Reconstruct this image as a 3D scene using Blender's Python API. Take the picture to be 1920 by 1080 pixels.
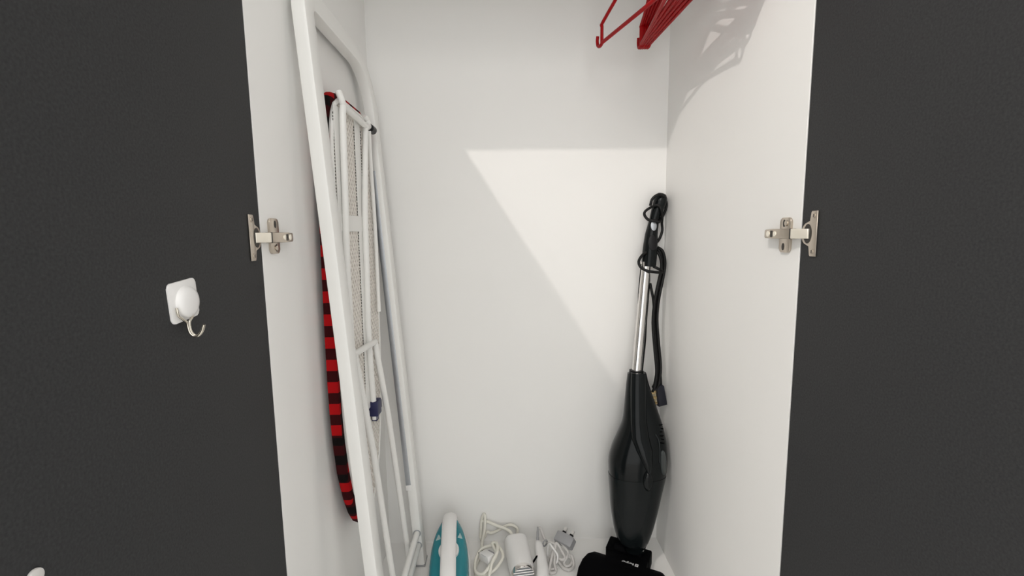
import bpy, bmesh, math, random
from mathutils import Vector, Matrix
random.seed(4)
for o in list(bpy.data.objects):
    bpy.data.objects.remove(o)
SC = bpy.context.scene
COL = SC.collection

# ------------------------------------------------------------------ camera, world, lamp
W, D, H = 0.768, 0.5595, 1.547          # inner width, depth and height of the wardrobe
ROOM = -0.12                            # level of the room floor, below the wardrobe's inner floor
cam_d = bpy.data.cameras.new('camera')
cam = bpy.data.objects.new('camera', cam_d)
COL.objects.link(cam)
cam_d.sensor_fit = 'HORIZONTAL'
cam_d.sensor_width = 36.0
cam_d.lens = 36.0 * 846.22 / 1920.0
cam_d.clip_start = 0.02
pi_, ya, ro = 0.119566, 0.0119895, -0.0126291
fw = Vector((math.sin(ya) * math.cos(pi_), math.cos(ya) * math.cos(pi_), -math.sin(pi_)))
rt = fw.cross(Vector((0, 0, 1))).normalized()
up = rt.cross(fw)
r2 = rt * math.cos(ro) + up * math.sin(ro)
u2 = -rt * math.sin(ro) + up * math.cos(ro)
m = Matrix((r2, u2, -fw)).transposed().to_4x4()
m.translation = Vector((0.345476, -0.646222, 0.877585))
cam.matrix_world = m
SC.camera = cam

SC.view_settings.view_transform = 'Standard'
SC.view_settings.look = 'None'
SC.view_settings.exposure = 0.0
SC.view_settings.gamma = 1.0
SC.view_settings.use_curve_mapping = False

world = bpy.data.worlds.new('world')
SC.world = world
world.use_nodes = True
bg = world.node_tree.nodes['Background']
bg.inputs['Color'].default_value = (1.0, 1.0, 0.985, 1)
bg.inputs['Strength'].default_value = 1.68

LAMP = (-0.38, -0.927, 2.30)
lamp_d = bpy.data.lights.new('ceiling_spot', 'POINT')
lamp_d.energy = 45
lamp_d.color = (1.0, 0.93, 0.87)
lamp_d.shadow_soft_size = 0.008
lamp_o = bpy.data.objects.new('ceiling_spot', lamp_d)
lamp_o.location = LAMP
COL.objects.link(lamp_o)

# added soft fill light behind the camera, brightens floor and lower walls
PANEL = (0.55, -2.1, 2.325)
pan_d = bpy.data.lights.new('fill_panel', 'AREA')
pan_d.shape = 'SQUARE'
pan_d.size = 0.9
pan_d.energy = 16
pan_d.color = (1.0, 0.97, 0.93)
pan_o = bpy.data.objects.new('fill_panel', pan_d)
pan_o.location = PANEL
COL.objects.link(pan_o)

# ------------------------------------------------------------------ materials
def mat(name, col, rough=0.5, metal=0.0, noise=None, bump=None, spec=0.5, coat=0.0, alpha=None):
    mt = bpy.data.materials.new(name)
    mt.use_nodes = True
    nt = mt.node_tree
    b = nt.nodes['Principled BSDF']
    b.inputs['Base Color'].default_value = (*col, 1)
    b.inputs['Roughness'].default_value = rough
    b.inputs['Metallic'].default_value = metal
    b.inputs['Specular IOR Level'].default_value = spec
    if coat:
        b.inputs['Coat Weight'].default_value = coat
        b.inputs['Coat Roughness'].default_value = 0.05
    tc = nt.nodes.new('ShaderNodeTexCoord')
    if noise:
        sc, amt = noise
        n = nt.nodes.new('ShaderNodeTexNoise')
        n.inputs['Scale'].default_value = sc
        n.inputs['Detail'].default_value = 3
        nt.links.new(tc.outputs['Object'], n.inputs['Vector'])
        mx = nt.nodes.new('ShaderNodeMix')
        mx.data_type = 'RGBA'
        mx.inputs['A'].default_value = (*[c * (1 - amt) for c in col], 1)
        mx.inputs['B'].default_value = (*[min(1, c * (1 + amt)) for c in col], 1)
        nt.links.new(n.outputs['Fac'], mx.inputs['Factor'])
        nt.links.new(mx.outputs['Result'], b.inputs['Base Color'])
    if bump:
        sc, st = bump
        n2 = nt.nodes.new('ShaderNodeTexNoise')
        n2.inputs['Scale'].default_value = sc
        nt.links.new(tc.outputs['Object'], n2.inputs['Vector'])
        bp = nt.nodes.new('ShaderNodeBump')
        bp.inputs['Strength'].default_value = st
        bp.inputs['Distance'].default_value = 0.001
        nt.links.new(n2.outputs['Fac'], bp.inputs['Height'])
        nt.links.new(bp.outputs['Normal'], b.inputs['Normal'])
    return mt

M = {}
M['melamine'] = mat('white_melamine', (0.875, 0.868, 0.850), 0.42, noise=(6, 0.012), bump=(300, 0.05), spec=0.3)
M['charcoal'] = mat('charcoal_laminate', (0.0285, 0.029, 0.030), 0.60, noise=(420, 0.6), bump=(350, 0.12), spec=0.25)
M['wall'] = mat('wall_paint', (0.60, 0.585, 0.565), 0.8, noise=(3, 0.02))
M['ceiling'] = mat('ceiling_paint', (0.85, 0.85, 0.84), 0.85, noise=(3, 0.01))
M['wood'] = mat('pale_floor', (0.66, 0.64, 0.61), 0.45, noise=(9, 0.06))
M['nickel'] = mat('nickel', (0.56, 0.50, 0.43), 0.30, metal=1.0, noise=(60, 0.06))
M['nickel_dark'] = mat('dark_hinge_steel', (0.05, 0.045, 0.04), 0.45, metal=0.6)
M['nickel_lit'] = mat('lamp_lit_nickel', (0.95, 0.90, 0.79), 0.32, metal=0.55)  # nickel with the lamp's reflection lightened into its base colour
M['chrome'] = mat('chrome', (0.80, 0.78, 0.76), 0.12, metal=1.0)
M['wire'] = mat('hook_steel', (0.70, 0.66, 0.58), 0.22, metal=1.0)
M['alu'] = mat('brushed_aluminium', (0.45, 0.47, 0.50), 0.4, metal=0.9, noise=(90, 0.08))
M['white_plastic'] = mat('white_plastic', (0.84, 0.83, 0.82), 0.35, noise=(20, 0.01))
M['white_paint'] = mat('white_coated_steel', (0.84, 0.835, 0.81), 0.35, noise=(15, 0.015))
M['mesh'] = mat('mesh_steel', (0.80, 0.76, 0.71), 0.45)
M['under'] = mat('board_underside', (0.56, 0.52, 0.48), 0.8, noise=(60, 0.1))
M['cream'] = mat('cream_cord', (0.80, 0.78, 0.70), 0.45)
M['grey_cord'] = mat('grey_cord', (0.62, 0.60, 0.58), 0.45)
M['grey_plug'] = mat('grey_plug', (0.33, 0.33, 0.34), 0.45, noise=(40, 0.05))
M['red'] = mat('red_plastic', (0.34, 0.001, 0.003), 0.35, noise=(25, 0.08), spec=0.2)
M['black'] = mat('black_plastic', (0.006, 0.006, 0.007), 0.40, noise=(60, 0.2), spec=0.25)
M['gloss_black'] = mat('gloss_black_plastic', (0.004, 0.0055, 0.006), 0.17, noise=(30, 0.1), spec=0.22)
M['matt_black'] = mat('matt_black_plastic', (0.002, 0.002, 0.0025), 0.6, noise=(80, 0.2), spec=0.03)
M['rubber'] = mat('black_rubber', (0.006, 0.006, 0.006), 0.5, spec=0.25)
M['smoke'] = mat('smoked_plastic', (0.006, 0.008, 0.0085), 0.20, spec=0.21)
M['grey_button'] = mat('dark_grey_plastic', (0.045, 0.052, 0.052), 0.3)
M['navy'] = mat('navy_plastic', (0.008, 0.010, 0.065), 0.45)
M['plug_navy'] = mat('dark_navy_plug', (0.008, 0.009, 0.018), 0.4)
M['brass'] = mat('brass_pin', (0.85, 0.66, 0.35), 0.3, metal=1.0)
M['teal'] = mat('teal_plastic', (0.006, 0.215, 0.265), 0.18, noise=(14, 0.12))
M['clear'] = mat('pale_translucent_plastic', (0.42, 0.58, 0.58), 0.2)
M['print'] = mat('white_print', (0.75, 0.75, 0.75), 0.6)
M['label'] = mat('pale_yellow_label', (0.72, 0.63, 0.42), 0.6)

CHECK_OFF = 0.75 - 0.1310 / 0.042
def check_mat():
    mt = bpy.data.materials.new('red_black_check_cotton')
    mt.use_nodes = True
    nt = mt.node_tree
    b = nt.nodes['Principled BSDF']
    b.inputs['Roughness'].default_value = 0.9
    b.inputs['Specular IOR Level'].default_value = 0.1
    tc = nt.nodes.new('ShaderNodeTexCoord')
    sp = nt.nodes.new('ShaderNodeSeparateXYZ')
    nt.links.new(tc.outputs['Object'], sp.inputs[0])
    def band(sock, off):
        a = nt.nodes.new('ShaderNodeMath'); a.operation = 'MULTIPLY_ADD'
        a.inputs[1].default_value = 1 / 0.042; a.inputs[2].default_value = off + 50
        nt.links.new(sock, a.inputs[0])
        f = nt.nodes.new('ShaderNodeMath'); f.operation = 'FRACT'
        nt.links.new(a.outputs[0], f.inputs[0])
        g = nt.nodes.new('ShaderNodeMath'); g.operation = 'GREATER_THAN'
        g.inputs[1].default_value = 0.5
        nt.links.new(f.outputs[0], g.inputs[0])
        return g.outputs[0]
    sk = nt.nodes.new('ShaderNodeMath'); sk.operation = 'MULTIPLY_ADD'      # the weave follows the board's own lean
    sk.inputs[1].default_value = -0.055
    nt.links.new(sp.outputs[2], sk.inputs[0]); nt.links.new(sp.outputs[1], sk.inputs[2])
    z = band(sp.outputs[2], 0.49)
    y = band(sk.outputs[0], CHECK_OFF)
    ad = nt.nodes.new('ShaderNodeMath'); ad.operation = 'ADD'
    nt.links.new(z, ad.inputs[0]); nt.links.new(y, ad.inputs[1])
    dv = nt.nodes.new('ShaderNodeMath'); dv.operation = 'MULTIPLY'; dv.inputs[1].default_value = 0.5
    nt.links.new(ad.outputs[0], dv.inputs[0])
    cr = nt.nodes.new('ShaderNodeValToRGB')
    cr.color_ramp.interpolation = 'CONSTANT'
    e = cr.color_ramp.elements
    e[0].position = 0; e[0].color = (0.006, 0.004, 0.004, 1)
    e[1].position = 0.3; e[1].color = (0.035, 0.003, 0.004, 1)
    k = e.new(0.8); k.color = (0.36, 0.005, 0.007, 1)
    nt.links.new(dv.outputs[0], cr.inputs[0])
    nt.links.new(cr.outputs[0], b.inputs['Base Color'])
    return mt
M['check'] = check_mat()

# ------------------------------------------------------------------ mesh helpers
def crom(pts, n=6, closed=False):
    P = [Vector(p) for p in pts]
    out = []
    L = len(P)
    segs = L if closed else L - 1
    for i in range(segs):
        if closed:
            a, b, c, d = P[(i - 1) % L], P[i], P[(i + 1) % L], P[(i + 2) % L]
        else:
            a = P[i - 1] if i else P[0] * 2 - P[1]
            b, c = P[i], P[i + 1]
            d = P[i + 2] if i + 2 < L else P[-1] * 2 - P[-2]
        for k in range(n):
            t = k / n
            out.append(0.5 * ((2 * b) + (c - a) * t + (2 * a - 5 * b + 4 * c - d) * t * t + (3 * b - a - 3 * c + d) * t ** 3))
    if not closed:
        out.append(P[-1].copy())
    return out

def tube(bm, pts, r, seg=8, closed=False, flat=None, cap=True, rx=None):
    """sweep a round (or flattened) section along points with parallel transport"""
    P = [Vector(p) for p in pts]
    n = len(P)
    T = []
    for i in range(n):
        if closed:
            t = P[(i + 1) % n] - P[(i - 1) % n]
        else:
            t = P[min(i + 1, n - 1)] - P[max(i - 1, 0)]
        T.append(t.normalized())
    if flat is not None:
        N = Vector(flat)
    else:
        N = T[0].orthogonal()
    rings = []
    for i in range(n):
        N = (N - T[i] * N.dot(T[i]))
        if N.length < 1e-6:
            N = T[i].orthogonal()
        N.normalize()
        B = T[i].cross(N)
        ri = r[i] if isinstance(r, (list, tuple)) else r
        rxi = ri if rx is None else rx
        rings.append([bm.verts.new(P[i] + N * (math.cos(2 * math.pi * k / seg) * rxi) + B * (math.sin(2 * math.pi * k / seg) * ri)) for k in range(seg)])
    m_ = n if closed else n - 1
    for i in range(m_):
        a, b = rings[i], rings[(i + 1) % n]
        for k in range(seg):
            bm.faces.new((a[k], a[(k + 1) % seg], b[(k + 1) % seg], b[k]))
    if cap and not closed:
        bm.faces.new(list(reversed(rings[0])))
        bm.faces.new(rings[-1])

def loft(bm, rings, cap=True):
    R = [[bm.verts.new(p) for p in ring] for ring in rings]
    s = len(R[0])
    for i in range(len(R) - 1):
        for k in range(s):
            bm.faces.new((R[i][k], R[i][(k + 1) % s], R[i + 1][(k + 1) % s], R[i + 1][k]))
    if cap:
        bm.faces.new(list(reversed(R[0])))
        bm.faces.new(R[-1])

def box(bm, lo, hi, bev=0.0, seg=2, mtx=None):
    x0, y0, z0 = lo; x1, y1, z1 = hi
    vs = [bm.verts.new(p) for p in ((x0,y0,z0),(x1,y0,z0),(x1,y1,z0),(x0,y1,z0),(x0,y0,z1),(x1,y0,z1),(x1,y1,z1),(x0,y1,z1))]
    fs = [bm.faces.new([vs[i] for i in q]) for q in ((3,2,1,0),(4,5,6,7),(0,1,5,4),(1,2,6,5),(2,3,7,6),(3,0,4,7))]
    geo = vs
    if bev:
        es = list({e for f in fs for e in f.edges})
        res = bmesh.ops.bevel(bm, geom=es, offset=bev, segments=seg, affect='EDGES', profile=0.5)
        geo = list({v for f in res['faces'] for v in f.verts} | {v for v in vs if v.is_valid})
    if mtx is not None:
        bmesh.ops.transform(bm, matrix=mtx, verts=geo)

def prism(bm, poly, ext, bev=0.0, seg=2):
    """poly: list of 3D points (planar), ext: extrusion vector"""
    E_ = Vector(ext)
    a = [bm.verts.new(p) for p in poly]
    b = [bm.verts.new(Vector(p) + E_) for p in poly]
    n = len(a)
    f0 = bm.faces.new(list(reversed(a))); f1 = bm.faces.new(b)
    for i in range(n):
        bm.faces.new((a[i], a[(i + 1) % n], b[(i + 1) % n], b[i]))
    if bev:
        es = list(set(f0.edges) | set(f1.edges))
        bmesh.ops.bevel(bm, geom=es, offset=bev, segments=seg, affect='EDGES', profile=0.5)

def rrect(cx, cy, w, h, r, n=5):
    out = []
    for sx, sy, a0 in ((1, 1, 0), (-1, 1, 90), (-1, -1, 180), (1, -1, 270)):
        for k in range(n + 1):
            a = math.radians(a0 + 90 * k / n)
            out.append((cx + sx * (w / 2 - r) + math.cos(a) * r, cy + sy * (h / 2 - r) + math.sin(a) * r))
    return out

def disc(bm, c, nrm, r, h, seg=20, bev=0.0, ry=None, xdir=None):
    nrm = Vector(nrm).normalized()
    X = Vector(xdir).normalized() if xdir else nrm.orthogonal().normalized()
    Y = nrm.cross(X)
    ry = ry or r
    poly = [Vector(c) + X * (math.cos(2 * math.pi * k / seg) * r) + Y * (math.sin(2 * math.pi * k / seg) * ry) for k in range(seg)]
    prism(bm, poly, nrm * h, bev)

def obj(name, bm, material, parent=None, smooth=40, loc=None):
    bmesh.ops.recalc_face_normals(bm, faces=bm.faces[:])
    me = bpy.data.meshes.new(name)
    bm.to_mesh(me)
    bm.free()
    me.materials.append(M[material] if isinstance(material, str) else material)
    if smooth:
        me.shade_smooth()
        me.set_sharp_from_angle(angle=math.radians(smooth))
    o = bpy.data.objects.new(name, me)
    COL.objects.link(o)
    if parent is not None:
        o.parent = parent
        # meshes are modelled in world space, the root stands at the thing's base
        if parent.parent is None and loc is None:
            o.location = -Vector(parent.location)
    if loc is not None:
        o.location = loc
    return o

def thing(name, label, cat, loc=(0, 0, 0), group=None):
    o = bpy.data.objects.new(name, None)
    o.empty_display_size = 0.05
    COL.objects.link(o)
    o.location = loc
    o['label'] = label
    o['category'] = cat
    if group:
        o['group'] = group
    return o

def struct(o):
    o['kind'] = 'structure'
    return o

BM = bmesh.new

# ------------------------------------------------------------------ room
XL, XR, YF, YB, ZC = -1.7, 2.3, -2.8, 0.60, 2.34
b = BM(); box(b, (XL, YF, ROOM - 0.1), (XR, YB, ROOM)); struct(obj('floor', b, 'wood', smooth=0))
b = BM(); box(b, (XL, YF, ZC), (XR, YB, ZC + 0.1)); struct(obj('ceiling', b, 'ceiling', smooth=0))
b = BM(); box(b, (XL, YB, ROOM), (XR, YB + 0.1, ZC)); struct(obj('wall_back', b, 'wall', smooth=0))
# ceiling lamp that throws the shadows of door, wardrobe top and hangers
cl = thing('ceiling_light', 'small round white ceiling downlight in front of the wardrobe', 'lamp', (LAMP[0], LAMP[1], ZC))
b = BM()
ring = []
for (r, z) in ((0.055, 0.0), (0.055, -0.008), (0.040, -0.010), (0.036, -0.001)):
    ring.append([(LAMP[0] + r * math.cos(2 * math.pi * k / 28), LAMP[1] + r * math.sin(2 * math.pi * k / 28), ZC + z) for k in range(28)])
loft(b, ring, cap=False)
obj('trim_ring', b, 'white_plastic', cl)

cp = thing('fill_panel_frame', 'added square white frame around the unseen fill light behind the camera', 'lamp', (PANEL[0], PANEL[1], ZC))  # invented fixture that dresses the added fill light
for dx, dy, w_, d_ in ((-0.475, 0, 0.05, 1.0), (0.475, 0, 0.05, 1.0), (0, -0.475, 0.9, 0.05), (0, 0.475, 0.9, 0.05)):
    b = BM(); box(b, (PANEL[0] + dx - w_ / 2, PANEL[1] + dy - d_ / 2, ZC - 0.035), (PANEL[0] + dx + w_ / 2, PANEL[1] + dy + d_ / 2, ZC), 0.002, 1); obj('frame', b, 'white_plastic', cp)

# ------------------------------------------------------------------ wardrobe
T = 0.016
wd = thing('wardrobe', 'white two-door wardrobe standing open with dark charcoal door faces', 'wardrobe', (W / 2, D / 2, ROOM))
b = BM(); box(b, (-T, 0, ROOM), (0, D + 0.008, H + T), 0.0006, 1); obj('side_panel', b, 'melamine', wd)
b = BM(); box(b, (W, 0, ROOM), (W + T, D + 0.008, H + T), 0.0006, 1); obj('side_panel', b, 'melamine', wd)
b = BM(); box(b, (0, D, 0), (W, D + 0.006, H), 0); obj('back_panel', b, 'melamine', wd)
b = BM(); box(b, (0, 0.0, -T), (W, D + 0.008, 0), 0.0006, 1); obj('base_panel', b, 'melamine', wd)
b = BM(); box(b, (0, 0.0, H), (W, D + 0.008, H + T), 0.0006, 1); obj('top_panel', b, 'melamine', wd)
b = BM(); box(b, (0, 0.03, ROOM), (W, 0.046, -T), 0); obj('plinth', b, 'melamine', wd)
RAIL_Z, RAIL_Y = 1.488, 0.27
b = BM(); tube(b, [(0.0, RAIL_Y, RAIL_Z), (W, RAIL_Y, RAIL_Z)], 0.0125, 20); r_ = obj('hanging_rail', b, 'chrome', wd); r_['label'] = 'round chrome hanging rail'
for x0, x1 in ((0, 0.012), (W - 0.012, W)):
    b = BM(); disc(b, (x0, RAIL_Y, RAIL_Z), (1, 0, 0), 0.024, 0.012, 24, 0.002); obj('rail_bracket', b, 'chrome', wd)

DW, DT = 0.3995, 0.018
def door(side, ang):
    # local frame: hinge edge at origin, door runs along -Y at 90 degrees, inner face at x=0, outer face away from the opening
    s = -1 if side == 'left' else 1
    d = BM()
    box(d, (0 if s > 0 else -DT, -DW, ROOM + 0.03), (DT if s > 0 else 0, -0.002, H + T), 0.0008, 1)
    o = obj('door', d, 'charcoal', wd)
    o['label'] = 'dark charcoal laminate door'
    o.location = Vector((0 if s < 0 else W, 0, 0)) - Vector(wd.location)
    t = math.radians(90 - ang)
    o.rotation_euler = (0, 0, t if s < 0 else -t)
    return o
door_l = door('left', 84.6)
door_r = door('right', 88)

# screw cap of the door handle, low on the inner face of the left door
b = BM()
disc(b, (0, -0.3755, 0.660), (1, 0, 0), 0.0057, 0.0030, 24, 0.0010)
c_ = obj('screw_cap', b, 'grey_cord', door_l, loc=(0, 0, 0)); c_['label'] = 'round pale plastic screw cap'

def hinge(side, zc):
    s = 1 if side == 'left' else -1           # inward direction in X
    x0 = 0 if s > 0 else W
    X = lambda v: x0 + s * v
    def tz(q): return q
    # mounting plate with two wings
    h = BM()
    zq = zc + (0.002 if s > 0 else -0.002)
    prism(h, [(X(0), yy, zz) for yy, zz in rrect(0.0315, zq, 0.026, 0.052, 0.006)], (s * 0.0035, 0, 0), 0.0008)
    box(h, (min(X(0), X(0.006)), 0.004, zc - 0.0060), (max(X(0), X(0.006)), 0.066, zc + 0.0060), 0.001)
    hg = obj('hinge', h, 'nickel', wd)
    hg['label'] = 'nickel concealed hinge'
    z0 = dict(loc=(0, 0, 0))
    # holes and screws in the wings
    for k, dz in enumerate((0.0175, -0.0175)):
        q = BM(); disc(q, (X(0.0030), 0.0340, zq + dz), (s, 0, 0), 0.0030, 0.0008, 16, ry=0.0055, xdir=(0, 1, 0)); obj('slot', q, 'nickel_dark', hg, **z0)
        if (s > 0 and k == 1) or (s < 0 and k == 0):
            q = BM(); disc(q, (X(0.003), 0.0330 if s > 0 else 0.0280, zq + dz), (s, 0, 0), 0.0040, 0.0022, 16, 0.0006); obj('screw', q, 'nickel', hg, **z0)
    # arm: cover over the plate and link towards the cup, lamp sheen in its colour
    q = BM()
    prism(q, [(X(0.004), yy, zc + zz) for yy, zz in ((0.003, -0.0074), (0.048, -0.0074), (0.067, -0.0066), (0.069, -0.005), (0.069, 0.005), (0.067, 0.0066), (0.048, 0.0074), (0.003, 0.0074))], (s * 0.009, 0, 0), 0.0012)
    obj('hinge_arm', q, 'nickel', hg, **z0)
    for yy, rr, mm in ((0.041, 0.0040, 'nickel_lit'), (0.0585, 0.0044, 'nickel_lit')):
        q = BM(); disc(q, (X(0.0125), yy, zc), (s, 0, 0), rr, 0.0014, 16, 0.0005); obj('screw', q, mm, hg, **z0)
    q = BM(); box(q, (min(X(0.0125), X(0.0134)), 0.0470, zc - 0.0050), (max(X(0.0125), X(0.0134)), 0.0525, zc + 0.0050)); obj('slot', q, 'nickel_dark', hg, **z0)
    q = BM(); box(q, (min(X(0.0115), X(0.0136)), 0.0025, zc - 0.0076), (max(X(0.0115), X(0.0136)), 0.0050, zc + 0.0076)); obj('slot', q, 'nickel_dark', hg, **z0)
    q = BM()
    prism(q, [(X(0.0100), 0.003, zc - 0.0070), (X(0.0100), 0.003, zc + 0.0070), (X(0.0025), -0.0235, zc + 0.0068), (X(0.0025), -0.0235, zc - 0.0068)], (s * 0.0035, 0, 0), 0.0008)
    ln = obj('hinge_link', q, 'nickel_lit', hg, **z0); ln['label'] = 'nickel hinge link with lamp sheen in its colour'
    # cup plate on the door face, turned with the door about the hinge edge
    t = math.radians(5.4 if side == 'left' else -2)
    DR = Matrix.Translation(Vector((x0, 0, 0))) @ Matrix.Rotation(t, 4, 'Z') @ Matrix.Translation(Vector((-x0, 0, 0)))
    q = BM()
    poly = []
    for yy, zz in ((-0.0385, -0.031), (-0.0385, 0.031), (-0.0265, 0.031), (-0.0250, 0.029), (-0.0240, 0.017)):
        poly.append((yy, zz))
    for k in range(1, 10):
        a = math.radians(75 - k * 15)
        poly.append((-0.0215 + 0.0165 * math.cos(a), 0.0165 * math.sin(a)))
    for yy, zz in ((-0.0240, -0.017), (-0.0250, -0.029), (-0.0265, -0.031)):
        poly.append((yy, zz))
    prism(q, [(X(0.0002), yy, zc + zz) for yy, zz in poly], (s * 0.0022, 0, 0), 0.0006)
    q.transform(DR)
    obj('hinge_cup', q, 'nickel', hg, **z0)
    q = BM(); disc(q, (X(0.0020), -0.0200, zc), (s, 0, 0), 0.0085, 0.0008, 24, ry=0.0135, xdir=(0, 1, 0)); q.transform(DR); obj('cup_recess', q, 'nickel_dark', hg, **z0)
    for dz in (0.0245, -0.0245):
        q = BM(); disc(q, (X(0.0022), -0.0315, zc + dz), (s, 0, 0), 0.0034, 0.0010, 16, 0.0003); q.transform(DR); obj('screw', q, 'nickel', hg, **z0)
        q = BM(); box(q, (min(X(0.003), X(0.0036)), -0.0319, zc + dz - 0.0022), (max(X(0.003), X(0.0036)), -0.0311, zc + dz + 0.0022)); q.transform(DR); obj('slot', q, 'nickel_dark', hg, **z0)
hinge('left', 0.8765)
hinge('right', 0.8725)

# ------------------------------------------------------------------ adhesive hook on the left door
th = math.radians(5.4)
dm = Matrix.Rotation(th, 4, 'Z')
hk = thing('adhesive_hook', 'white square adhesive hook with a steel wire stuck on the left door', 'hook', dm @ Vector((0, -0.19, 0.79)))
tilt = Matrix.Translation(Vector((0, -0.192, 0.815))) @ Matrix.Rotation(math.radians(4), 4, 'X') 
MX = dm @ tilt
b = BM()
prism(b, [(0.0, y, z) for y, z in rrect(0, 0, 0.045, 0.040, 0.0045)], (0.0022, 0, 0), 0.0008)
b.transform(MX); obj('mounting_plate', b, 'white_plastic', hk)
b = BM()
rings = []
for t_, k_ in ((0.002, 1.0), (0.0045, 0.97), (0.0070, 0.88), (0.0085, 0.66), (0.0092, 0.3)):
    rings.append([(t_, 0.002 + 0.0170 * k_ * math.cos(2 * math.pi * q / 28), -0.002 + 0.0165 * k_ * math.sin(2 * math.pi * q / 28)) for q in range(28)])
loft(b, rings)
b.transform(MX); obj('dome', b, 'white_plastic', hk, smooth=60)
for sy in (-1, 1):
    b = BM()
    pts = [(0.0045, -0.003 + sy * 0.0150, -0.004), (0.0048, -0.003 + sy * 0.0140, -0.012), (0.005, -0.003 + sy * 0.007, -0.018), (0.0045, -0.003 + sy * 0.0022, -0.022),
           (0.0045, -0.003 + sy * 0.0014, -0.028), (0.0055, -0.003 + sy * 0.0013, -0.033), (0.0085, -0.003 + sy * 0.0012, -0.0365), (0.0125, -0.003 + sy * 0.0011, -0.0362), (0.0165, -0.003 + sy * 0.0008, -0.0315), (0.0190, -0.003 + sy * 0.0005, -0.0250)]
    tube(b, crom(pts, 6), 0.0013, 10)
    b.transform(MX); obj('wire_hook', b, 'wire', hk)

# ------------------------------------------------------------------ drying frame leaning against the left panel
rk = thing('drying_rack', 'tall white open frame with rounded corners leaning on the left panel', 'drying rack', (0.10, 0.30, 0))
def rkx(z): return 0.1055 - 0.067 * z
def frame_path():
    yf, yb, zt, R = 0.136, 0.4805, 1.268, 0.105
    pts = [(yf, 0.0025), (yf, 0.4), (yf, 0.8), (yf, zt - R)]
    pts[-1] = (yf, zt - 0.03)
    for k in range(1, 9):
        a = math.radians(180 - 90 * k / 9); pts.append((yf + 0.03 + 0.03 * math.cos(a), zt - 0.03 + 0.03 * math.sin(a)))
    pts.append((yf + 0.03, zt)); pts.append((yb - R, zt))
    for k in range(1, 9):
        a = math.radians(90 - 90 * k / 9); pts.append((yb - R + R * math.cos(a), zt - R + R * math.sin(a)))
    pts += [(yb, zt - R), (yb, 0.8), (yb, 0.4), (yb, 0.0025)]
    return [Vector((rkx(z), y, z)) for y, z in pts]
def rect_sweep(bm, P, nrm, hx, hy, ch):
    nrm = Vector(nrm).normalized()
    rings = []
    for i, p in enumerate(P):
        t = (P[min(i + 1, len(P) - 1)] - P[max(i - 1, 0)]).normalized()
        s_ = t.cross(nrm).normalized()
        sec = []
        for sx, sy in ((1, 1), (-1, 1), (-1, -1), (1, -1)):
            cs = ((hx, hy - ch), (hx - ch * 0.3, hy - ch * 0.3), (hx - ch, hy)) if sx * sy > 0 else ((hx - ch, hy), (hx - ch * 0.3, hy - ch * 0.3), (hx, hy - ch))
            for u_, v_ in cs:
                sec.append(p + nrm * (sx * u_) + s_ * (sy * v_))
        rings.append(sec)
    loft(bm, rings)
b = BM(); rect_sweep(b, frame_path(), (1, 0, 0.067), 0.012, 0.0185, 0.004); obj('frame', b, 'white_paint', rk, smooth=35)
for z in (0.096, 0.062):
    b = BM(); tube(b, [(rkx(z) + 0.001, 0.140, z), (rkx(z) + 0.001, 0.464, z)], 0.0078, 16); obj('rung', b, 'white_paint', rk)
    b = BM(); disc(b, (rkx(z) + 0.001, 0.4625, z), (0, -1, 0), 0.0100, 0.0015, 20); obj('rung_collar', b, 'alu', rk)
b = BM()
P = [Vector((0.0985 - 0.067 * z, 0.4620, z)) for z in (1.03, 0.232)]
rect_sweep(b, P, (1, 0, 0.067), 0.0062, 0.0014, 0.0004); s_ = obj('metal_strip', b, 'alu', rk); s_['label'] = 'grey metal strip along the rear post'
b = BM(); rect_sweep(b, [Vector((0.0985 - 0.067 * z, 0.4620, z)) for z in (0.232, 0.218)], (1, 0, 0.067), 0.0068, 0.0022, 0.0004); obj('strip_end', b, 'white_plastic', rk)
for y in (0.136, 0.4805):
    b = BM(); box(b, (rkx(0) - 0.0127, y - 0.0192, 0.0), (rkx(0) + 0.0127, y + 0.0192, 0.006), 0.001, 1); obj('foot', b, 'grey_plug', rk)

# ------------------------------------------------------------------ ironing board
ib = thing('ironing_board', 'folded white ironing board with red and black check cover behind the frame', 'ironing board', (0.06, 0.30, 0))
YC = 0.2965
def bx_(z): return 0.0065 + (1.15 - z) * 0.0095        # left face of the cover
def outline(inset):
    pr = [(1.150, 0.066), (1.146, 0.090), (1.134, 0.109), (1.115, 0.1215), (1.09, 0.1295), (1.06, 0.1335), (0.90, 0.1370), (0.70, 0.1385), (0.60, 0.1365), (0.54, 0.1325), (0.48, 0.1250), (0.42, 0.112), (0.36, 0.094), (0.315, 0.071), (0.285, 0.048), (0.268, 0.026)]
    L = []
    for z, h in pr:
        z2 = 0.71 + (z - 0.71) * (0.44 - inset) / 0.44
        L.append((max(0.006, h - inset), z2))
    zb = 0.71 - (0.71 - 0.262) * (0.43 - inset) / 0.43
    sh = lambda z: YC + (z - 0.5) * 0.055      # the board leans back a little within its own plane
    return [(sh(z) - h, z) for h, z in L] + [(sh(zb), zb)] + [(sh(z) + h, z) for h, z in reversed(L)]
b = BM()
prism(b, [(bx_(z), y, z) for y, z in outline(0)], (0.019, 0, 0), 0.006, 3)
c_ = obj('cover', b, 'check', ib, smooth=50); c_['label'] = 'padded red and black check cover'
b = BM()
prism(b, [(bx_(z) + 0.018, y, z) for y, z in outline(0.014)], (0.006, 0, 0), 0.001, 1)
obj('tray', b, 'under', ib)
# rim tube round the tray
b = BM()
tube(b, [(bx_(z) + 0.0225, y, z) for y, z in outline(0.0125)], 0.0045, 8, closed=True)
obj('rim', b, 'white_paint', ib)
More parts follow.
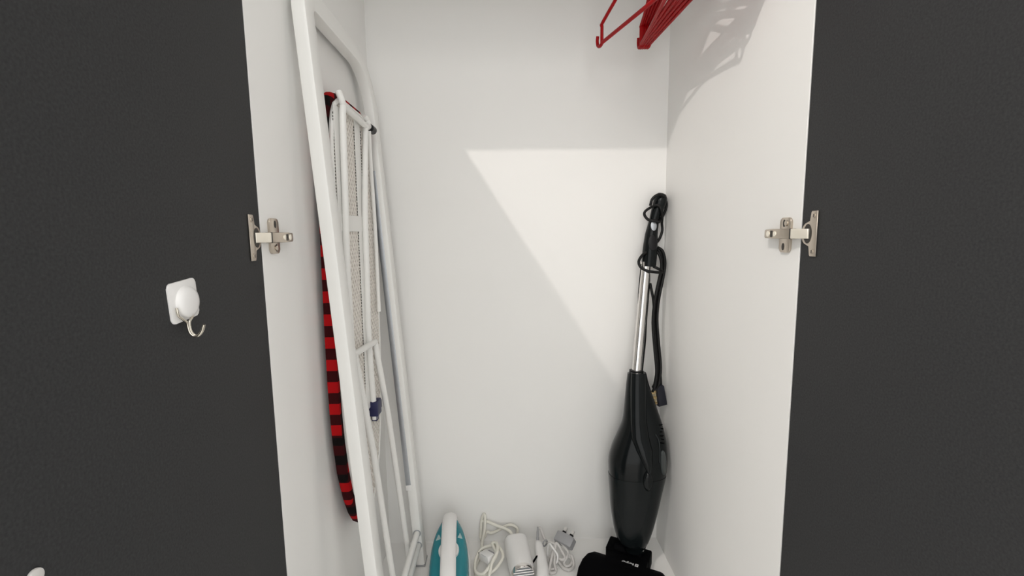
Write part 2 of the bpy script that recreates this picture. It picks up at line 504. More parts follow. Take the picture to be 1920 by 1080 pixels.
# diagonal steel mesh, joined
poly = outline(0.016)
def clip(p0, d):
    lo, hi = -9, 9
    n = len(poly)
    for i in range(n):
        (y0, z0), (y1, z1) = poly[i], poly[(i + 1) % n]
        ny, nz = -(z1 - z0), (y1 - y0)      # inward for counter-clockwise in (y,z)
        num = ny * (p0[0] - y0) + nz * (p0[1] - z0)
        den = ny * d[0] + nz * d[1]
        if abs(den) < 1e-9:
            if num < 0: return None
            continue
        t = -num / den
        if den > 0: lo = max(lo, t)
        else: hi = min(hi, t)
    return (lo, hi) if lo < hi else None
area = sum(poly[i][0] * poly[(i + 1) % len(poly)][1] - poly[(i + 1) % len(poly)][0] * poly[i][1] for i in range(len(poly)))
if area < 0: poly.reverse()
b = BM()
for ang in (48, 132):
    d = (math.cos(math.radians(ang)), math.sin(math.radians(ang)))
    nn = (-d[1], d[0])
    for k in range(-90, 91):
        p0 = (YC + nn[0] * k * 0.0110, 0.71 + nn[1] * k * 0.0110)
        c = clip(p0, d)
        if not c: continue
        A = [(p0[0] + d[0] * t, p0[1] + d[1] * t) for t in c]
        w = 0.0020
        vs = []
        for (y, z) in A:
            for sgn in (-1, 1):
                for dx in (0.0238, 0.0254):
                    vs.append(b.verts.new((bx_(z) + dx, y + nn[0] * sgn * w, z + nn[1] * sgn * w)))
        for q in ((0, 1, 3, 2), (4, 6, 7, 5), (0, 4, 5, 1), (2, 3, 7, 6), (1, 5, 7, 3)):
            b.faces.new([vs[i] for i in q])
ms = obj('mesh', b, 'mesh', ib, smooth=0); ms['kind'] = 'stuff'
# channel rails and cross plate
for y0, y1 in ((0.1825, 0.2125), (0.2965, 0.3295)):
    b = BM(); prism(b, [(bx_(z) + 0.0255, y, z) for y, z in ((y0, 0.50), (y1, 0.50), (y1 + 0.034, 1.118), (y0 + 0.034, 1.118))], (0.0022, 0, 0), 0.0006, 1); obj('channel', b, 'white_paint', ib)
b = BM(); prism(b, [(bx_(z) + 0.0262, y, z) for y, z in ((0.215, 0.886), (0.342, 0.886), (0.342, 0.918), (0.215, 0.918))], (0.0022, 0, 0), 0.0006, 1); obj('cross_plate', b, 'white_paint', ib)
b = BM()
for yb_ in (0.1800, 0.2945, 0.3375):
    z = 0.56
    while z < 1.105:
        h_ = 0.0022 + 0.0016 * random.random()
        y = yb_ + (z - 0.5) * 0.055
        box(b, (bx_(z) + 0.0254, y - 0.0011, z), (bx_(z) + 0.0262, y + 0.0011, z + h_))
        z += 0.0062
sm = obj('perforation', b, 'nickel_dark', ib, smooth=0); sm['kind'] = 'stuff'; sm['label'] = 'dark row of punched holes along the channels'
# upper folded leg: two tubes and the bent crossbar at the top
XT = 0.0425
b = BM()
tube(b, crom([(XT + 0.004, 0.205, 0.52), (XT, 0.216, 0.82), (XT, 0.226, 0.95), (XT, 0.236, 1.09), (XT + 0.001, 0.239, 1.120)], 4), 0.0062, 14); obj('leg', b, 'white_paint', ib)
b = BM()
tube(b, crom([(XT + 0.004, 0.326, 0.47), (XT + 0.001, 0.322, 0.65), (XT, 0.334, 0.79), (XT, 0.342, 0.915), (XT, 0.356, 1.0), (XT, 0.378, 1.115)], 4), 0.0062, 14); obj('leg', b, 'white_paint', ib)
b = BM()
tube(b, crom([(XT - 0.005, 0.236, 1.144), (XT, 0.235, 1.131), (XT + 0.001, 0.248, 1.120), (XT + 0.001, 0.31, 1.117), (XT + 0.001, 0.375, 1.115), (XT, 0.401, 1.119), (XT - 0.004, 0.411, 1.132), (XT - 0.009, 0.402, 1.142)], 5), 0.0062, 14); obj('foot_bar', b, 'white_paint', ib)
b = BM(); tube(b, [(XT + 0.001, 0.404, 1.117), (XT + 0.001, 0.430, 1.117)], 0.0092, 16); c_ = obj('end_cap', b, 'black', ib); c_['label'] = 'black end cap'
b = BM(); tube(b, crom([(XT, 0.402, 1.110), (XT - 0.003, 0.414, 1.03), (XT - 0.002, 0.420, 0.90), (XT + 0.002, 0.405, 0.70)], 4), 0.0045, 10); obj('brace', b, 'white_paint', ib)
# lower leg: pivot bar, two tubes, foot bar
b = BM(); tube(b, [(0.050, 0.190, 0.652), (0.050, 0.345, 0.642)], 0.0062, 14); obj('pivot_bar', b, 'white_paint', ib)
b = BM(); tube(b, [(0.050, 0.207, 0.651), (0.066, 0.240, 0.44), (0.080, 0.293, 0.10), (0.083, 0.305, 0.008)], 0.0066, 14); obj('leg', b, 'white_paint', ib)
b = BM(); tube(b, [(0.050, 0.343, 0.642), (0.064, 0.372, 0.46), (0.080, 0.428, 0.10), (0.083, 0.437, 0.008)], 0.0066, 14); obj('leg', b, 'white_paint', ib)
b = BM(); tube(b, [(0.083, 0.275, 0.0078), (0.083, 0.462, 0.0078)], 0.0075, 14); obj('foot_bar', b, 'white_paint', ib)
# navy catch
b = BM()
box(b, (XT - 0.006, 0.318, 0.478), (XT + 0.014, 0.348, 0.512), 0.002)
box(b, (XT - 0.004, 0.345, 0.482), (XT + 0.010, 0.366, 0.502), 0.002)
box(b, (XT - 0.002, 0.322, 0.466), (XT + 0.010, 0.338, 0.480), 0.001)
c_ = obj('catch', b, 'navy', ib); c_['label'] = 'navy blue plastic catch'

# ------------------------------------------------------------------ red hangers
def hanger_bm():
    """local: rail axis point at origin, arms along Y, thickness along X"""
    b = BM()
    zr = 0.0125
    hook = []
    for k in range(13):
        a = math.radians(-40 + k * 20)
        hook.append((0, math.cos(a) * 0.0165, math.sin(a) * 0.0165))
    hook = [(0, 0.0165 * math.cos(math.radians(a)), 0.0165 * math.sin(math.radians(a))) for a in range(-30, 200, 15)]
    hook += [(0, -0.012, -0.013), (0, -0.004, -0.022), (0, 0, -0.034), (0, 0, -0.062)]
    tube(b, hook, 0.0034, 8)
    L = 0.186
    for s in (-1, 1):
        tube(b, crom([(0, 0, -0.058), (0, s * 0.012, -0.064), (0, s * 0.10, -0.098), (0, s * L, -0.133), (0, s * (L + 0.003), -0.140), (0, s * (L + 0.003), -0.166), (0, s * (L + 0.003), -0.176)], 3), 0.0044, 8, flat=(1, 0, 0), rx=0.0036)
        # strap hook at the end of the bar
        tube(b, crom([(0, s * (L - 0.004), -0.174), (0, s * (L + 0.010), -0.180), (0, s * (L + 0.021), -0.176), (0, s * (L + 0.025), -0.164), (0, s * (L + 0.023), -0.154)], 3), 0.0038, 8)
    tube(b, [(0, -L - 0.002, -0.176), (0, L + 0.002, -0.176)], 0.0044, 8, flat=(1, 0, 0), rx=0.0036)
    # cross web below the neck
    tube(b, [(0, -0.034, -0.0745), (0, 0.034, -0.0745)], 0.0032, 8)
    return b
spots = [  # x on the rail, yaw (deg), label
    (0.628, 17.0, 'red plastic coat hanger set apart from the others, furthest left on rail'),
    (0.652, -4.5, 'red plastic coat hanger, second from the left, leftmost of the tight cluster'),
    (0.662, -1.0, 'red plastic coat hanger, third from the left on the rail, inside the cluster'),
    (0.671, 0.5, 'red plastic coat hanger, fourth from the left, in the middle of the cluster'),
    (0.681, 2.0, 'red plastic coat hanger, fifth from the left, inside the cluster'),
    (0.690, 3.0, 'red plastic coat hanger, second from the right in the cluster'),
    (0.699, 4.0, 'red plastic coat hanger, rightmost in the cluster, nearest the right panel'),
]
h0 = None
for i, (x, yaw, lab) in enumerate(spots):
    if h0 is None:
        b = hanger_bm()
        h0 = obj('coat_hanger', b, 'red', smooth=50)
        o = h0
    else:
        o = h0.copy(); COL.objects.link(o)
    o.location = (x, RAIL_Y, RAIL_Z - 0.0004)
    o.rotation_euler = (0, 0, math.radians(yaw))
    o['label'] = lab; o['category'] = 'coat hanger'; o['group'] = 'red coat hangers on the rail'

# ------------------------------------------------------------------ stick vacuum cleaner
vc = thing('vacuum_cleaner', 'black corded stick vacuum cleaner leaning in the right rear corner', 'vacuum cleaner', (0.665, 0.445, 0))
prof = [(0.682,0.491,0.513,0.0237),(0.683,0.488,0.485,0.0286),(0.686,0.485,0.458,0.0342),(0.690,0.481,0.422,0.0419),(0.693,0.477,0.387,0.0503),(0.690,0.473,0.353,0.0615),(0.686,0.470,0.325,0.0700),(0.682,0.467,0.293,0.0750),(0.679,0.463,0.253,0.0724),(0.675,0.458,0.211,0.0664),(0.671,0.453,0.165,0.0600),(0.668,0.448,0.116,0.0505),(0.667,0.445,0.088,0.0423),(0.668,0.443,0.073,0.0350),(0.671,0.442,0.063,0.0280),(0.672,0.441,0.052,0.0250)]
pp = crom([(x, y, z) for x, y, z, w in prof], 3)
ww = [v.x for v in crom([(w, 0, 0) for x, y, z, w in prof], 3)]
def body_ring(p, w, f=1.0, seg=36):
    ax = Vector((1, 0, 0)); nrm = Vector((0, 1, -0.109)).normalized()
    out = []
    ry = 0.72 * w + 0.004
    for k in range(seg):
        a = 2 * math.pi * k / seg
        ca, sa = math.cos(a), math.sin(a)
        e = 0.86
        out.append(p + ax * (math.copysign(abs(ca) ** e, ca) * w * f) + nrm * (math.copysign(abs(sa) ** e, sa) * ry * f))
    return out
b = BM(); loft(b, [body_ring(p, w) for p, w in zip(pp, ww)])
obj('body', b, 'gloss_black', vc, smooth=60)
def on_body(x, z, off=0.0):
    """point on the camera-facing half of the body at x, z"""
    best = min(range(len(pp)), key=lambda i: abs(pp[i].z - z))
    p, w = pp[best], ww[best]
    ca = max(-1, min(1, (x - p.x) / w)); ca = math.copysign(abs(ca) ** (1 / 0.86), ca)
    sa = math.sqrt(max(0, 1 - ca * ca)) ** 0.86
    return Vector((x, p.y - (0.72 * w + 0.004) * sa - off, z))
# raised neck ridge running from the tube down the front of the body
rings = []
for z, hw, xo in ((0.520, 0.0195, 0.681), (0.48, 0.0200, 0.679), (0.44, 0.0200, 0.677), (0.40, 0.0205, 0.676), (0.365, 0.0230, 0.677), (0.335, 0.0215, 0.684), (0.305, 0.013, 0.690), (0.285, 0.005, 0.692)):
    c = on_body(xo, z)
    ring = []
    for k in range(14):
        a = 2 * math.pi * k / 14
        ring.append(Vector((xo + math.cos(a) * hw, c.y + 0.004 + math.sin(a) * 0.014, z)))
    rings.append(ring)
b = BM(); loft(b, rings); obj('neck', b, 'gloss_black', vc, smooth=60)
# dust cup panel: smoky lower shell and its seam
rings = []
for p, w in zip(pp, ww):
    if 0.075 < p.z < 0.262:
        f = 1.012
        rr = body_ring(p, w, f)
        rings.append(rr)
b = BM(); loft(b, rings, cap=True); o = obj('dust_cup', b, 'smoke', vc, smooth=60); o['label'] = 'smoky dark dust cup'
# release catch in the middle of the front
b = BM()
c = on_body(0.690, 0.262)
rings = []
for t, k in ((0.004, 1.0), (-0.004, 0.95), (-0.008, 0.7)):
    rings.append([(c.x + 0.012 * k * math.cos(2 * math.pi * q / 20), c.y + t, c.z + 0.026 * k * math.sin(2 * math.pi * q / 20)) for q in range(20)])
loft(b, rings); obj('release_catch', b, 'gloss_black', vc, smooth=60)
b = BM()
tube(b, crom([on_body(0.716, 0.372, 0.001), on_body(0.722, 0.358, 0.001), on_body(0.724, 0.335, 0.001), on_body(0.722, 0.305, 0.001)], 5), 0.0022, 8); obj('trim_line', b, 'smoke', vc)
# vents
for k in range(6):
    z = 0.390 - k * 0.0078
    a = on_body(0.7295 - 0.001 * k, z, 0.0002); c = on_body(0.740 - 0.0006 * k, z - 0.004, 0.0002)
    b = BM(); tube(b, [a, (a + c) / 2 + Vector((0.001, -0.0008, 0)), c], 0.0020, 6); obj('vent_slot', b, 'matt_black', vc)
# oval side button
c = on_body(0.733, 0.302)
nrm = Vector((0.60, -0.80, 0.10)).normalized()
b = BM(); disc(b, c - nrm * 0.006, nrm, 0.010, 0.008, 28, 0.0015, ry=0.031, xdir=(0.80, 0.60, 0)); obj('side_button', b, 'grey_button', vc, smooth=50)
# tube
b = BM(); tube(b, [(0.680, 0.491, 0.505), (0.709, 0.521, 0.800)], 0.0122, 24); o = obj('tube', b, 'chrome', vc); o['label'] = 'shiny chrome tube'
b = BM(); tube(b, [(0.6793, 0.4905, 0.500), (0.6812, 0.4922, 0.520)], 0.0185, 24); obj('tube_collar', b, 'black', vc)
# handle
hp = [(0.7155,0.521,0.788,0.0185),(0.719,0.525,0.829,0.0188),(0.722,0.528,0.858,0.0172),(0.7235,0.5295,0.873,0.0158),(0.730,0.532,0.905,0.0130),(0.734,0.533,0.920,0.0138),(0.7405,0.535,0.939,0.0155),(0.745,0.5365,0.953,0.0170),(0.749,0.538,0.966,0.0160),(0.752,0.539,0.974,0.0110)]
P = crom([q[:3] for q in hp], 4); R = [v.x for v in crom([(q[3], 0, 0) for q in hp], 4)]
b = BM(); tube(b, P, R, 20); obj('handle', b, 'gloss_black', vc, smooth=60)
b = BM(); disc(b, (0.7245, 0.5175, 0.893), (-0.05, -1, 0.15), 0.0075, 0.004, 18, 0.001, ry=0.013, xdir=(1, 0, 0)); o = obj('switch', b, 'alu', vc); o['label'] = 'silver grey switch'
b = BM(); disc(b, (0.7205, 0.5095, 0.850), (-0.05, -1, 0.15), 0.011, 0.003, 20, 0.001, ry=0.020, xdir=(1, 0, 0)); obj('grip_inlay', b, 'black', vc)
# power cord: loops round the handle, hanging bundle, plug
def ringpts(c, rx, rz, tiltx, tiltz, n=16):
    out = []
    for k in range(n):
        a = 2 * math.pi * k / n
        out.append((c[0] + rx * math.cos(a), c[1] - 0.018 * math.sin(a + tiltz), c[2] + rz * math.sin(a) + tiltx * math.cos(a)))
    return out
b = BM()
cr = 0.0036
tube(b, crom([(0.715,0.518,0.944),(0.720,0.516,0.962),(0.738,0.517,0.972),(0.7575,0.530,0.958),(0.763,0.538,0.942),(0.758,0.538,0.925),(0.749,0.532,0.912),(0.738,0.515,0.903),(0.725,0.511,0.906),(0.711,0.518,0.909),(0.704,0.528,0.921),(0.707,0.532,0.931),(0.720,0.525,0.941),(0.733,0.516,0.945),(0.742,0.515,0.935),(0.748,0.522,0.915),(0.751,0.532,0.900),(0.752,0.531,0.881),(0.745,0.527,0.862),(0.735,0.522,0.850)], 5), cr, 8)
tube(b, crom([(0.706,0.508,0.826),(0.697,0.515,0.819),(0.689,0.520,0.802),(0.693,0.512,0.787),(0.706,0.502,0.779),(0.722,0.500,0.776),(0.740,0.506,0.774),(0.752,0.515,0.774)], 5), cr, 8)
tube(b, crom([(0.725,0.512,0.789),(0.735,0.506,0.784),(0.750,0.512,0.776)], 4), cr, 8)
for k, (dx, dy, dz) in enumerate(((0, 0, 0), (0.004, 0.005, 0.004), (-0.004, -0.006, -0.006), (0.006, -0.003, 0.002), (0.001, 0.010, 0.0))):
    base = [(0.735,0.525,0.835),(0.745,0.524,0.826),(0.751,0.523,0.805),(0.750,0.519,0.781),(0.742,0.515,0.746),(0.733,0.510,0.705),(0.728,0.506,0.650),(0.732,0.498,0.581),(0.736,0.492,0.525),(0.731,0.488,0.484),(0.727,0.492,0.470)]
    tube(b, crom([(min(x + dx * (1 if i < 4 else 1.2), 0.7625), y + dy, z + dz) for i, (x, y, z) in enumerate(base)], 4), cr, 8)
tube(b, crom([(0.697,0.521,0.795),(0.691,0.517,0.733),(0.6885,0.512,0.690),(0.690,0.508,0.660)], 4), 0.0022, 8)
tube(b, crom([(0.716,0.522,0.780),(0.715,0.518,0.740),(0.708,0.512,0.650),(0.705,0.507,0.595),(0.700,0.503,0.550),(0.695,0.499,0.505)], 4), 0.0042, 8)
tube(b, crom([(0.720,0.520,0.745),(0.727,0.514,0.705),(0.729,0.511,0.68)], 4), cr, 8)
tube(b, crom([(0.737,0.513,0.705),(0.736,0.509,0.622),(0.741,0.507,0.560),(0.749,0.506,0.500),(0.751,0.506,0.476)], 4), 0.0034, 8)
obj('power_cord', b, 'rubber', vc, smooth=60)
b = BM()
mp = Matrix.Translation(Vector((0.7488, 0.506, 0.4455))) @ Matrix.Rotation(math.radians(12), 4, 'Z') @ Matrix.Rotation(math.radians(-9), 4, 'Y')
prism(b, [(x, -0.010, z) for x, z in ((-0.0105, 0.027), (-0.0075, 0.031), (0.006, 0.032), (0.011, 0.027), (0.0135, -0.026), (-0.0105, -0.026))], (0, 0.024, 0), 0.002, 2)
b.transform(mp); pg = obj('plug', b, 'plug_navy', vc); pg['label'] = 'dark navy three-pin plug'
for zz, hh in ((0.014, 0.004), (-0.002, 0.003), (-0.018, 0.003)):
    b = BM(); box(b, (-0.028, -0.003, zz - hh), (-0.0105, 0.003, zz + hh), 0.0006, 1); b.transform(mp); obj('pin', b, 'brass', pg, loc=(0, 0, 0))
b = BM(); box(b, (-0.0128, 0.0, -0.020), (-0.0100, 0.013, 0.016), 0.0005, 1); b.transform(mp); lb = obj('plug_label', b, 'label', pg, loc=(0, 0, 0)); lb['label'] = 'pale yellow label'

# floor head
HR = math.radians(-27.5)
HM = Matrix.Translation(Vector((0.662, 0.462, 0))) @ Matrix.Rotation(HR, 4, 'Z')
b = BM()     # local: u along x, forward along -y
def head_ring(y, hw, z0, z1, r):
    return [(x + 0.006, y, z) for x, z in rrect(0.0, (z0 + z1) / 2, 2 * hw, z1 - z0, r, 4)]
loft(b, [head_ring(-0.044, 0.086, 0.006, 0.032, 0.010), head_ring(-0.050, 0.094, 0.004, 0.040, 0.012), head_ring(-0.066, 0.103, 0.003, 0.044, 0.012), head_ring(-0.085, 0.108, 0.002, 0.043, 0.012), head_ring(-0.112, 0.110, 0.001, 0.036, 0.010), head_ring(-0.136, 0.108, 0.001, 0.022, 0.008), head_ring(-0.143, 0.104, 0.002, 0.013, 0.005)])
b.transform(HM); fh = obj('floor_head', b, 'matt_black', vc, smooth=50)
b = BM(); box(b, (-0.050, -0.080, 0.004), (0.056, 0.008, 0.044), 0.005, 2); b.transform(HM); obj('head_neck', b, 'matt_black', vc)
b = BM(); box(b, (-0.056, -0.030, 0.006), (-0.032, 0.022, 0.048), 0.005, 2); b.transform(HM); obj('yoke', b, 'matt_black', vc)
b = BM(); box(b, (0.030, -0.030, 0.006), (0.058, 0.012, 0.046), 0.004, 2); b.transform(HM); obj('yoke', b, 'matt_black', vc)
b = BM(); tube(b, [(-0.034, -0.006, 0.040), (0.036, -0.006, 0.040)], 0.021, 20); b.transform(HM); obj('swivel', b, 'matt_black', vc)
b = BM(); tube(b, [(0.672, 0.441, 0.070), (0.664, 0.462, 0.040)], 0.024, 20); obj('swivel_joint', b, 'matt_black', vc)
b = BM(); disc(b, (0.6865, 0.4235, 0.0635), (0.3, -0.9, 0.3), 0.0022, 0.002, 12); obj('rivet', b, 'chrome', vc)
# maker's mark printed on the head, read from behind
tc = bpy.data.curves.new('mark', 'FONT'); tc.body = 'Bergner'; tc.size = 0.0155; tc.align_x = 'LEFT'; tc.extrude = 0.0002; tc.resolution_u = 3
to = bpy.data.objects.new('mark_tmp', tc); COL.objects.link(to)
bpy.context.view_layer.update()
me = to.to_mesh(); b = BM(); b.from_mesh(me); to.to_mesh_clear()
bpy.data.objects.remove(to); bpy.data.curves.remove(tc)
wd_ = max(v.co.x for v in b.verts)
bmesh.ops.transform(b, matrix=Matrix.Diagonal((0.031 / wd_, 0.62, 1, 1)), verts=b.verts[:])
bmesh.ops.translate(b, vec=(0.0105, 0, 0), verts=b.verts[:])
def sqr(x0, y0, x1, y1):
    box(b, (x0, y0, 0), (x1, y1, 0.0003))
sqr(0, -0.001, 0.008, 0.0006); sqr(0, 0.0064, 0.008, 0.008); sqr(0, 0.0006, 0.0017, 0.0064); sqr(0.0063, 0.0006, 0.008, 0.0064); sqr(0.0017, 0.0029, 0.0063, 0.0042)
HT = HM @ Matrix.Translation(Vector((0.036, -0.0560, 0.0444))) @ Matrix.Rotation(math.pi, 4, 'Z')
b.transform(HT); lg = obj('printed_mark', b, 'print', vc, smooth=0); lg['label'] = 'small white printed maker mark'

# ------------------------------------------------------------------ steam iron
ir = thing('steam_iron', 'teal and white steam iron leaning nose up on the back panel', 'iron', (0.195, 0.32, 0))
IM = Matrix.Translation(Vector((0.1985, 0.318, 0.0))) @ Matrix.Rotation(math.radians(5.0), 4, 'Z') @ Matrix.Rotation(math.radians(17.0), 4, 'X')
LI = 0.232
def half(y, s=1.0):
    t = y / LI
    if t < 0.30: w = 0.0440 + 0.0100 * math.sin(t / 0.30 * math.pi / 2)
    else: w = 0.054 * max(0.0, 1 - ((t - 0.30) / 0.70) ** 2.4) ** 0.56
    return w * s
def plan(s, ins, n=16):
    ys = [ins + (LI - 2 * ins) * (1 - (1 - k / n) ** 1.5) for k in range(n + 1)]
    R_ = [(max(half(y) - ins, 0.0015) * s, y) for y in ys]
    return R_ + [(-x, y) for x, y in reversed(R_)]
b = BM(); prism(b, [(x, y, 0.001) for x, y in plan(1, 0.0)], (0, 0, 0.005), 0.001, 1); b.transform(IM); obj('soleplate', b, 'chrome', ir)
b = BM(); loft(b, [[(x, y, 0.006) for x, y in plan(1, 0.001)], [(x, y, 0.018 + 0.0) for x, y in plan(1, 0.0005)], [(x, y, 0.024) for x, y in plan(1, 0.004)]]); b.transform(IM); obj('skirt', b, 'white_plastic', ir)
rings = []
for h, ins in ((0.022, 0.0045), (0.036, 0.0065), (0.046, 0.010), (0.053, 0.017), (0.056, 0.028)):
    rings.append([(x, y, h * (0.80 + 0.20 * min(1, (LI - y) / 0.08)) + 0.006) for x, y in plan(1, ins)])
b = BM(); loft(b, rings); b.transform(IM); o = obj('water_tank', b, 'teal', ir, smooth=55); o['label'] = 'glossy teal water tank shell'
# pale corner windows near the nose
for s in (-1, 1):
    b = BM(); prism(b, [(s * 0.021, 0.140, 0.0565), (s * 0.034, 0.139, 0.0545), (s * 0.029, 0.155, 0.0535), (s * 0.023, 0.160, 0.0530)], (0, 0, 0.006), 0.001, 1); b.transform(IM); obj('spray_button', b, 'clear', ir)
# dial
b = BM(); disc(b, (0, 0.105, 0.055), (0, 0, 1), 0.0255, 0.014, 32, 0.002); b.transform(IM); obj('temperature_dial', b, 'white_plastic', ir)
# handle
P = crom([(0, 0.012, 0.030), (0, 0.004, 0.062), (0, 0.022, 0.086), (0, 0.07, 0.095), (0, 0.13, 0.095), (0, 0.175, 0.084), (0, 0.200, 0.066), (0, 0.214, 0.045), (0, 0.220, 0.024)], 5)
b = BM(); tube(b, P, 0.012, 18, flat=(1, 0, 0), rx=0.0188); b.transform(IM @ Matrix.Translation(Vector((0.001, 0, 0)))); obj('handle', b, 'white_plastic', ir, smooth=60)
b = BM(); box(b, (-0.044, -0.010, 0.010), (0.044, 0.004, 0.060), 0.004); b.transform(IM); obj('heel_rest', b, 'black', ir)
# cord: coil on the floor, rise to the back panel, loops behind the dryer
b = BM()
tube(b, crom([(0.225,0.335,0.052),(0.262,0.345,0.030),(0.285,0.385,0.012),(0.298,0.420,0.040),(0.311,0.444,0.052),(0.309,0.473,0.055),(0.297,0.478,0.050),(0.309,0.444,0.046),(0.295,0.421,0.036),(0.277,0.404,0.024),(0.258,0.412,0.020),(0.253,0.432,0.020),(0.254,0.454,0.024),(0.266,0.480,0.032),(0.292,0.484,0.040),(0.313,0.476,0.043),(0.326,0.453,0.035),(0.316,0.433,0.026),(0.297,0.420,0.015),(0.274,0.415,0.008),(0.256,0.422,0.006),(0.254,0.455,0.006),(0.268,0.500,0.006),(0.266,0.530,0.014),(0.273,0.540,0.045),(0.275,0.548,0.072),(0.273,0.5535,0.086),(0.266,0.554,0.073),(0.263,0.551,0.047),(0.262,0.545,0.016),(0.272,0.548,0.020),(0.280,0.549,0.035),(0.290,0.549,0.031),(0.306,0.549,0.036),(0.321,0.549,0.045),(0.339,0.549,0.054),(0.354,0.548,0.054),(0.366,0.545,0.046),(0.366,0.540,0.028),(0.366,0.537,0.010)], 5), 0.0042, 8)
tube(b, crom([(0.268, 0.5535, 0.066), (0.283, 0.550, 0.065), (0.306, 0.542, 0.059), (0.329, 0.532, 0.057), (0.346, 0.517, 0.056), (0.352, 0.510, 0.046)], 5), 0.0042, 8)
obj('power_cord', b, 'cream', ir, smooth=60)
b = BM(); PM = Matrix.Translation(Vector((0.284, 0.450, 0.033))) @ Matrix.Rotation(math.radians(-52), 4, 'Z') @ Matrix.Rotation(math.radians(-14), 4, 'Y')
box(b, (-0.022, -0.012, -0.011), (0.022, 0.012, 0.011), 0.004, 2); b.transform(PM); pg = obj('plug', b, 'white_plastic', ir)
for yy in (-0.006, 0.006):
    b = BM(); box(b, (-0.034 + 0.0, yy - 0.0022, 0.003), (-0.018, yy + 0.0022, 0.0065), 0.0004, 1); b.transform(PM); obj('pin', b, 'nickel_dark', pg, loc=(0, 0, 0))
b = BM(); box(b, (-0.010, -0.013, -0.006), (0.014, 0.0135, 0.0), 0.0004, 1); b.transform(PM @ Matrix.Translation(Vector((0, 0.002, 0.010)))); obj('plug_groove', b, 'grey_plug', pg, loc=(0, 0, 0))

# ------------------------------------------------------------------ hair dryer
hd = thing('hair_dryer', 'compact white hair dryer with folded handle lying beside the teal iron', 'hair dryer', (0.37, 0.42, 0))
ax0, ax1 = Vector((0.3600, 0.502, 0.0340)), Vector((0.3800, 0.360, 0.0330))
ad = (ax1 - ax0).normalized(); ux = ad.cross(Vector((0, 0, 1))).normalized(); uz = ux.cross(ad)
def bring(t, rx, rz, dz=0.0, e=0.75, seg=30):
    c = ax0 + ad * t + uz * dz
    out = []
    for k in range(seg):
        a = 2 * math.pi * k / seg; ca, sa = math.cos(a), math.sin(a)
        out.append(c + ux * (math.copysign(abs(ca) ** e, ca) * rx) + uz * (math.copysign(abs(sa) ** e, sa) * rz))
    return out
b = BM(); loft(b, [bring(0.000, 0.0285, 0.0270, 0, 0.6), bring(0.003, 0.0310, 0.0300, 0, 0.6), bring(0.010, 0.0322, 0.0320, 0, 0.65), bring(0.030, 0.0328, 0.0328, 0, 0.8), bring(0.090, 0.0318, 0.0320, 0, 0.95), bring(0.110, 0.0305, 0.0310, 0, 1.0), bring(0.114, 0.0295, 0.030, 0, 1.0)])
obj('barrel', b, 'white_plastic', hd, smooth=50)
b = BM(); loft(b, [bring(0.113, 0.0297, 0.0302, 0, 1), bring(0.123, 0.0290, 0.0295, 0, 1), bring(0.125, 0.0272, 0.0278, 0, 1), bring(0.116, 0.0252, 0.0255, 0, 1)], cap=False); o = obj('nozzle_ring', b, 'chrome', hd); o['label'] = 'chrome nozzle ring'
b = BM(); loft(b, [bring(0.115, 0.0255, 0.026, 0, 1), bring(0.117, 0.0255, 0.026, 0, 1)]); obj('nozzle_disc', b, 'alu', hd)
for k in range(-3, 4):
    y = k * 0.0070; l_ = math.sqrt(max(0, 0.0258 ** 2 - y * y))
    b = BM(); c = ax0 + ad * 0.1195 + uz * y; tube(b, [c - ux * l_, c + ux * l_], 0.0011, 6); obj('grille_bar', b, 'chrome', hd)
# folded handle on the right of the barrel
rings = []
for (x, y, z, hx, hz) in ((0.4205, 0.490, 0.040, 0.006, 0.008), (0.4215, 0.485, 0.040, 0.0095, 0.013), (0.4225, 0.470, 0.038, 0.0115, 0.016), (0.4250, 0.430, 0.035, 0.0135, 0.018), (0.4260, 0.390, 0.033, 0.0150, 0.020), (0.4230, 0.370, 0.032, 0.0150, 0.020), (0.4180, 0.356, 0.031, 0.012, 0.016)):
    rings.append([(x + px_, y, z + pz_) for px_, pz_ in rrect(0, 0, 2 * hx, 2 * hz, min(hx, hz) * 0.8, 4)])
b = BM(); loft(b, rings); obj('handle', b, 'white_plastic', hd, smooth=60)
b = BM(); disc(b, (0.4075, 0.425, 0.040), (-1, -0.1, 0.6), 0.004, 0.002, 16, ry=0.016, xdir=(0, 1, 0)); obj('switch', b, 'matt_black', hd)
# strain relief, hanging ring, cord bundle
b = BM(); tube(b, crom([(0.4205, 0.488, 0.044), (0.4205, 0.494, 0.054), (0.4210, 0.500, 0.066), (0.422, 0.503, 0.078)], 4), [0.0040] * 5 + [0.0032] * 4 + [0.0026] * 4, 10); obj('strain_relief', b, 'grey_plug', hd)
b = BM(); tube(b, [(0.4395 + 0.006 * math.cos(a), 0.482 + 0.004 * math.cos(a) - 0.008 * math.sin(a), 0.046 + 0.014 * math.sin(a)) for a in [2 * math.pi * k / 20 for k in range(20)]], 0.0022, 8, closed=True); obj('hanging_ring', b, 'grey_plug', hd)
b = BM()
tube(b, crom([(0.422, 0.503, 0.076), (0.430, 0.508, 0.070), (0.438, 0.500, 0.050), (0.446, 0.487, 0.046), (0.458, 0.482, 0.046), (0.466, 0.476, 0.044), (0.461, 0.468, 0.036), (0.454, 0.452, 0.026), (0.448, 0.438, 0.012), (0.446, 0.428, 0.006), (0.452, 0.424, 0.005), (0.463, 0.430, 0.005), (0.461, 0.446, 0.014), (0.465, 0.466, 0.034), (0.469, 0.478, 0.048), (0.476, 0.474, 0.044), (0.484, 0.466, 0.031), (0.490, 0.456, 0.024), (0.484, 0.452, 0.020), (0.474, 0.458, 0.019), (0.462, 0.466, 0.018)], 5), 0.0040, 8)
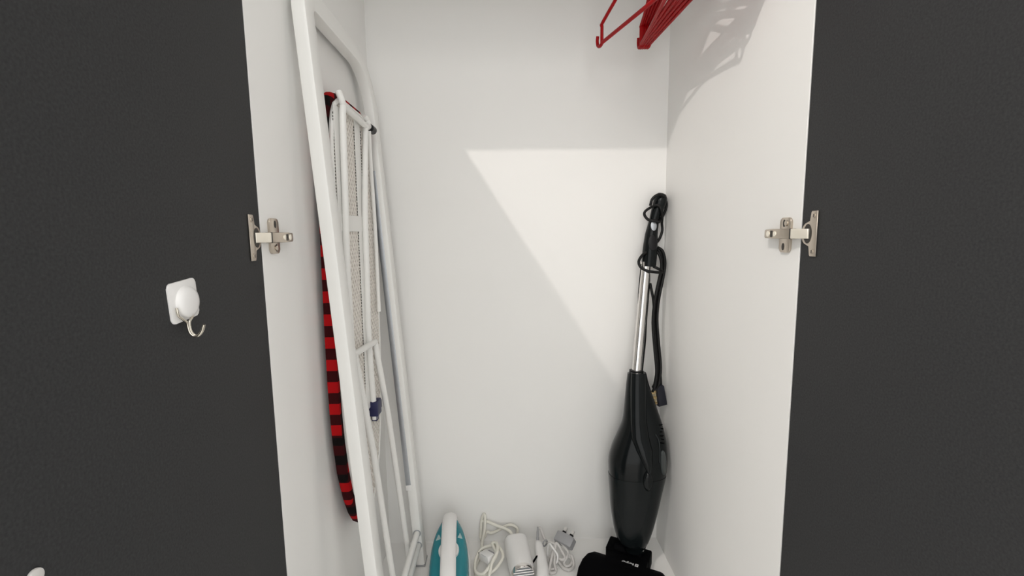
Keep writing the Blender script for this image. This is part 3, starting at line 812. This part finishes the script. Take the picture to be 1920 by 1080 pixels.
tube(b, crom([(0.482, 0.478, 0.052), (0.492, 0.473, 0.040), (0.500, 0.467, 0.028), (0.494, 0.455, 0.022), (0.487, 0.452, 0.012), (0.492, 0.443, 0.0075), (0.504, 0.447, 0.009), (0.508, 0.460, 0.014), (0.500, 0.466, 0.020), (0.509, 0.460, 0.024), (0.5125, 0.448, 0.010), (0.508, 0.440, 0.0055), (0.497, 0.434, 0.005), (0.485, 0.440, 0.005), (0.477, 0.454, 0.006), (0.470, 0.462, 0.012), (0.462, 0.458, 0.022), (0.452, 0.462, 0.022), (0.445, 0.455, 0.010), (0.442, 0.440, 0.006), (0.456, 0.436, 0.005), (0.468, 0.442, 0.0055)], 5), 0.0040, 8)
obj('power_cord', b, 'grey_cord', hd, smooth=60)
b = BM()   # tie round the bundle
tube(b, crom([(0.450, 0.474, 0.050), (0.459, 0.462, 0.046), (0.470, 0.452, 0.032), (0.466, 0.450, 0.012), (0.452, 0.462, 0.008), (0.445, 0.474, 0.024)], 4, closed=True), 0.0028, 8, closed=True); obj('cord_tie', b, 'white_plastic', hd)
# grey three-pin plug resting on the bundle
b = BM(); QM = Matrix.Translation(Vector((0.492, 0.485, 0.052))) @ Matrix.Scale(1.15, 4) @ Matrix.Rotation(math.radians(-40), 4, 'Z') @ Matrix.Rotation(math.radians(35), 4, 'X')
prism(b, [(x, -0.012, z) for x, z in ((-0.024, -0.006), (-0.020, 0.010), (-0.010, 0.014), (0.016, 0.014), (0.024, 0.008), (0.024, -0.010), (0.012, -0.014), (-0.014, -0.012))], (0, 0.024, 0), 0.003, 2)
b.transform(QM); pg = obj('plug', b, 'grey_plug', hd); pg['label'] = 'grey three-pin plug'
for xx, zz in ((-0.008, 0.0), (0.012, 0.0)):
    b = BM(); box(b, (xx - 0.0035, 0.011, -0.003), (xx + 0.0035, 0.027, 0.003), 0.0006, 1); b.transform(QM); obj('pin', b, 'grey_cord', pg, loc=(0, 0, 0))
    b = BM(); box(b, (xx - 0.0040, 0.011, -0.0035), (xx + 0.0040, 0.018, 0.0035), 0.0006, 1); b.transform(QM); obj('pin_sleeve', b, 'black', pg, loc=(0, 0, 0))
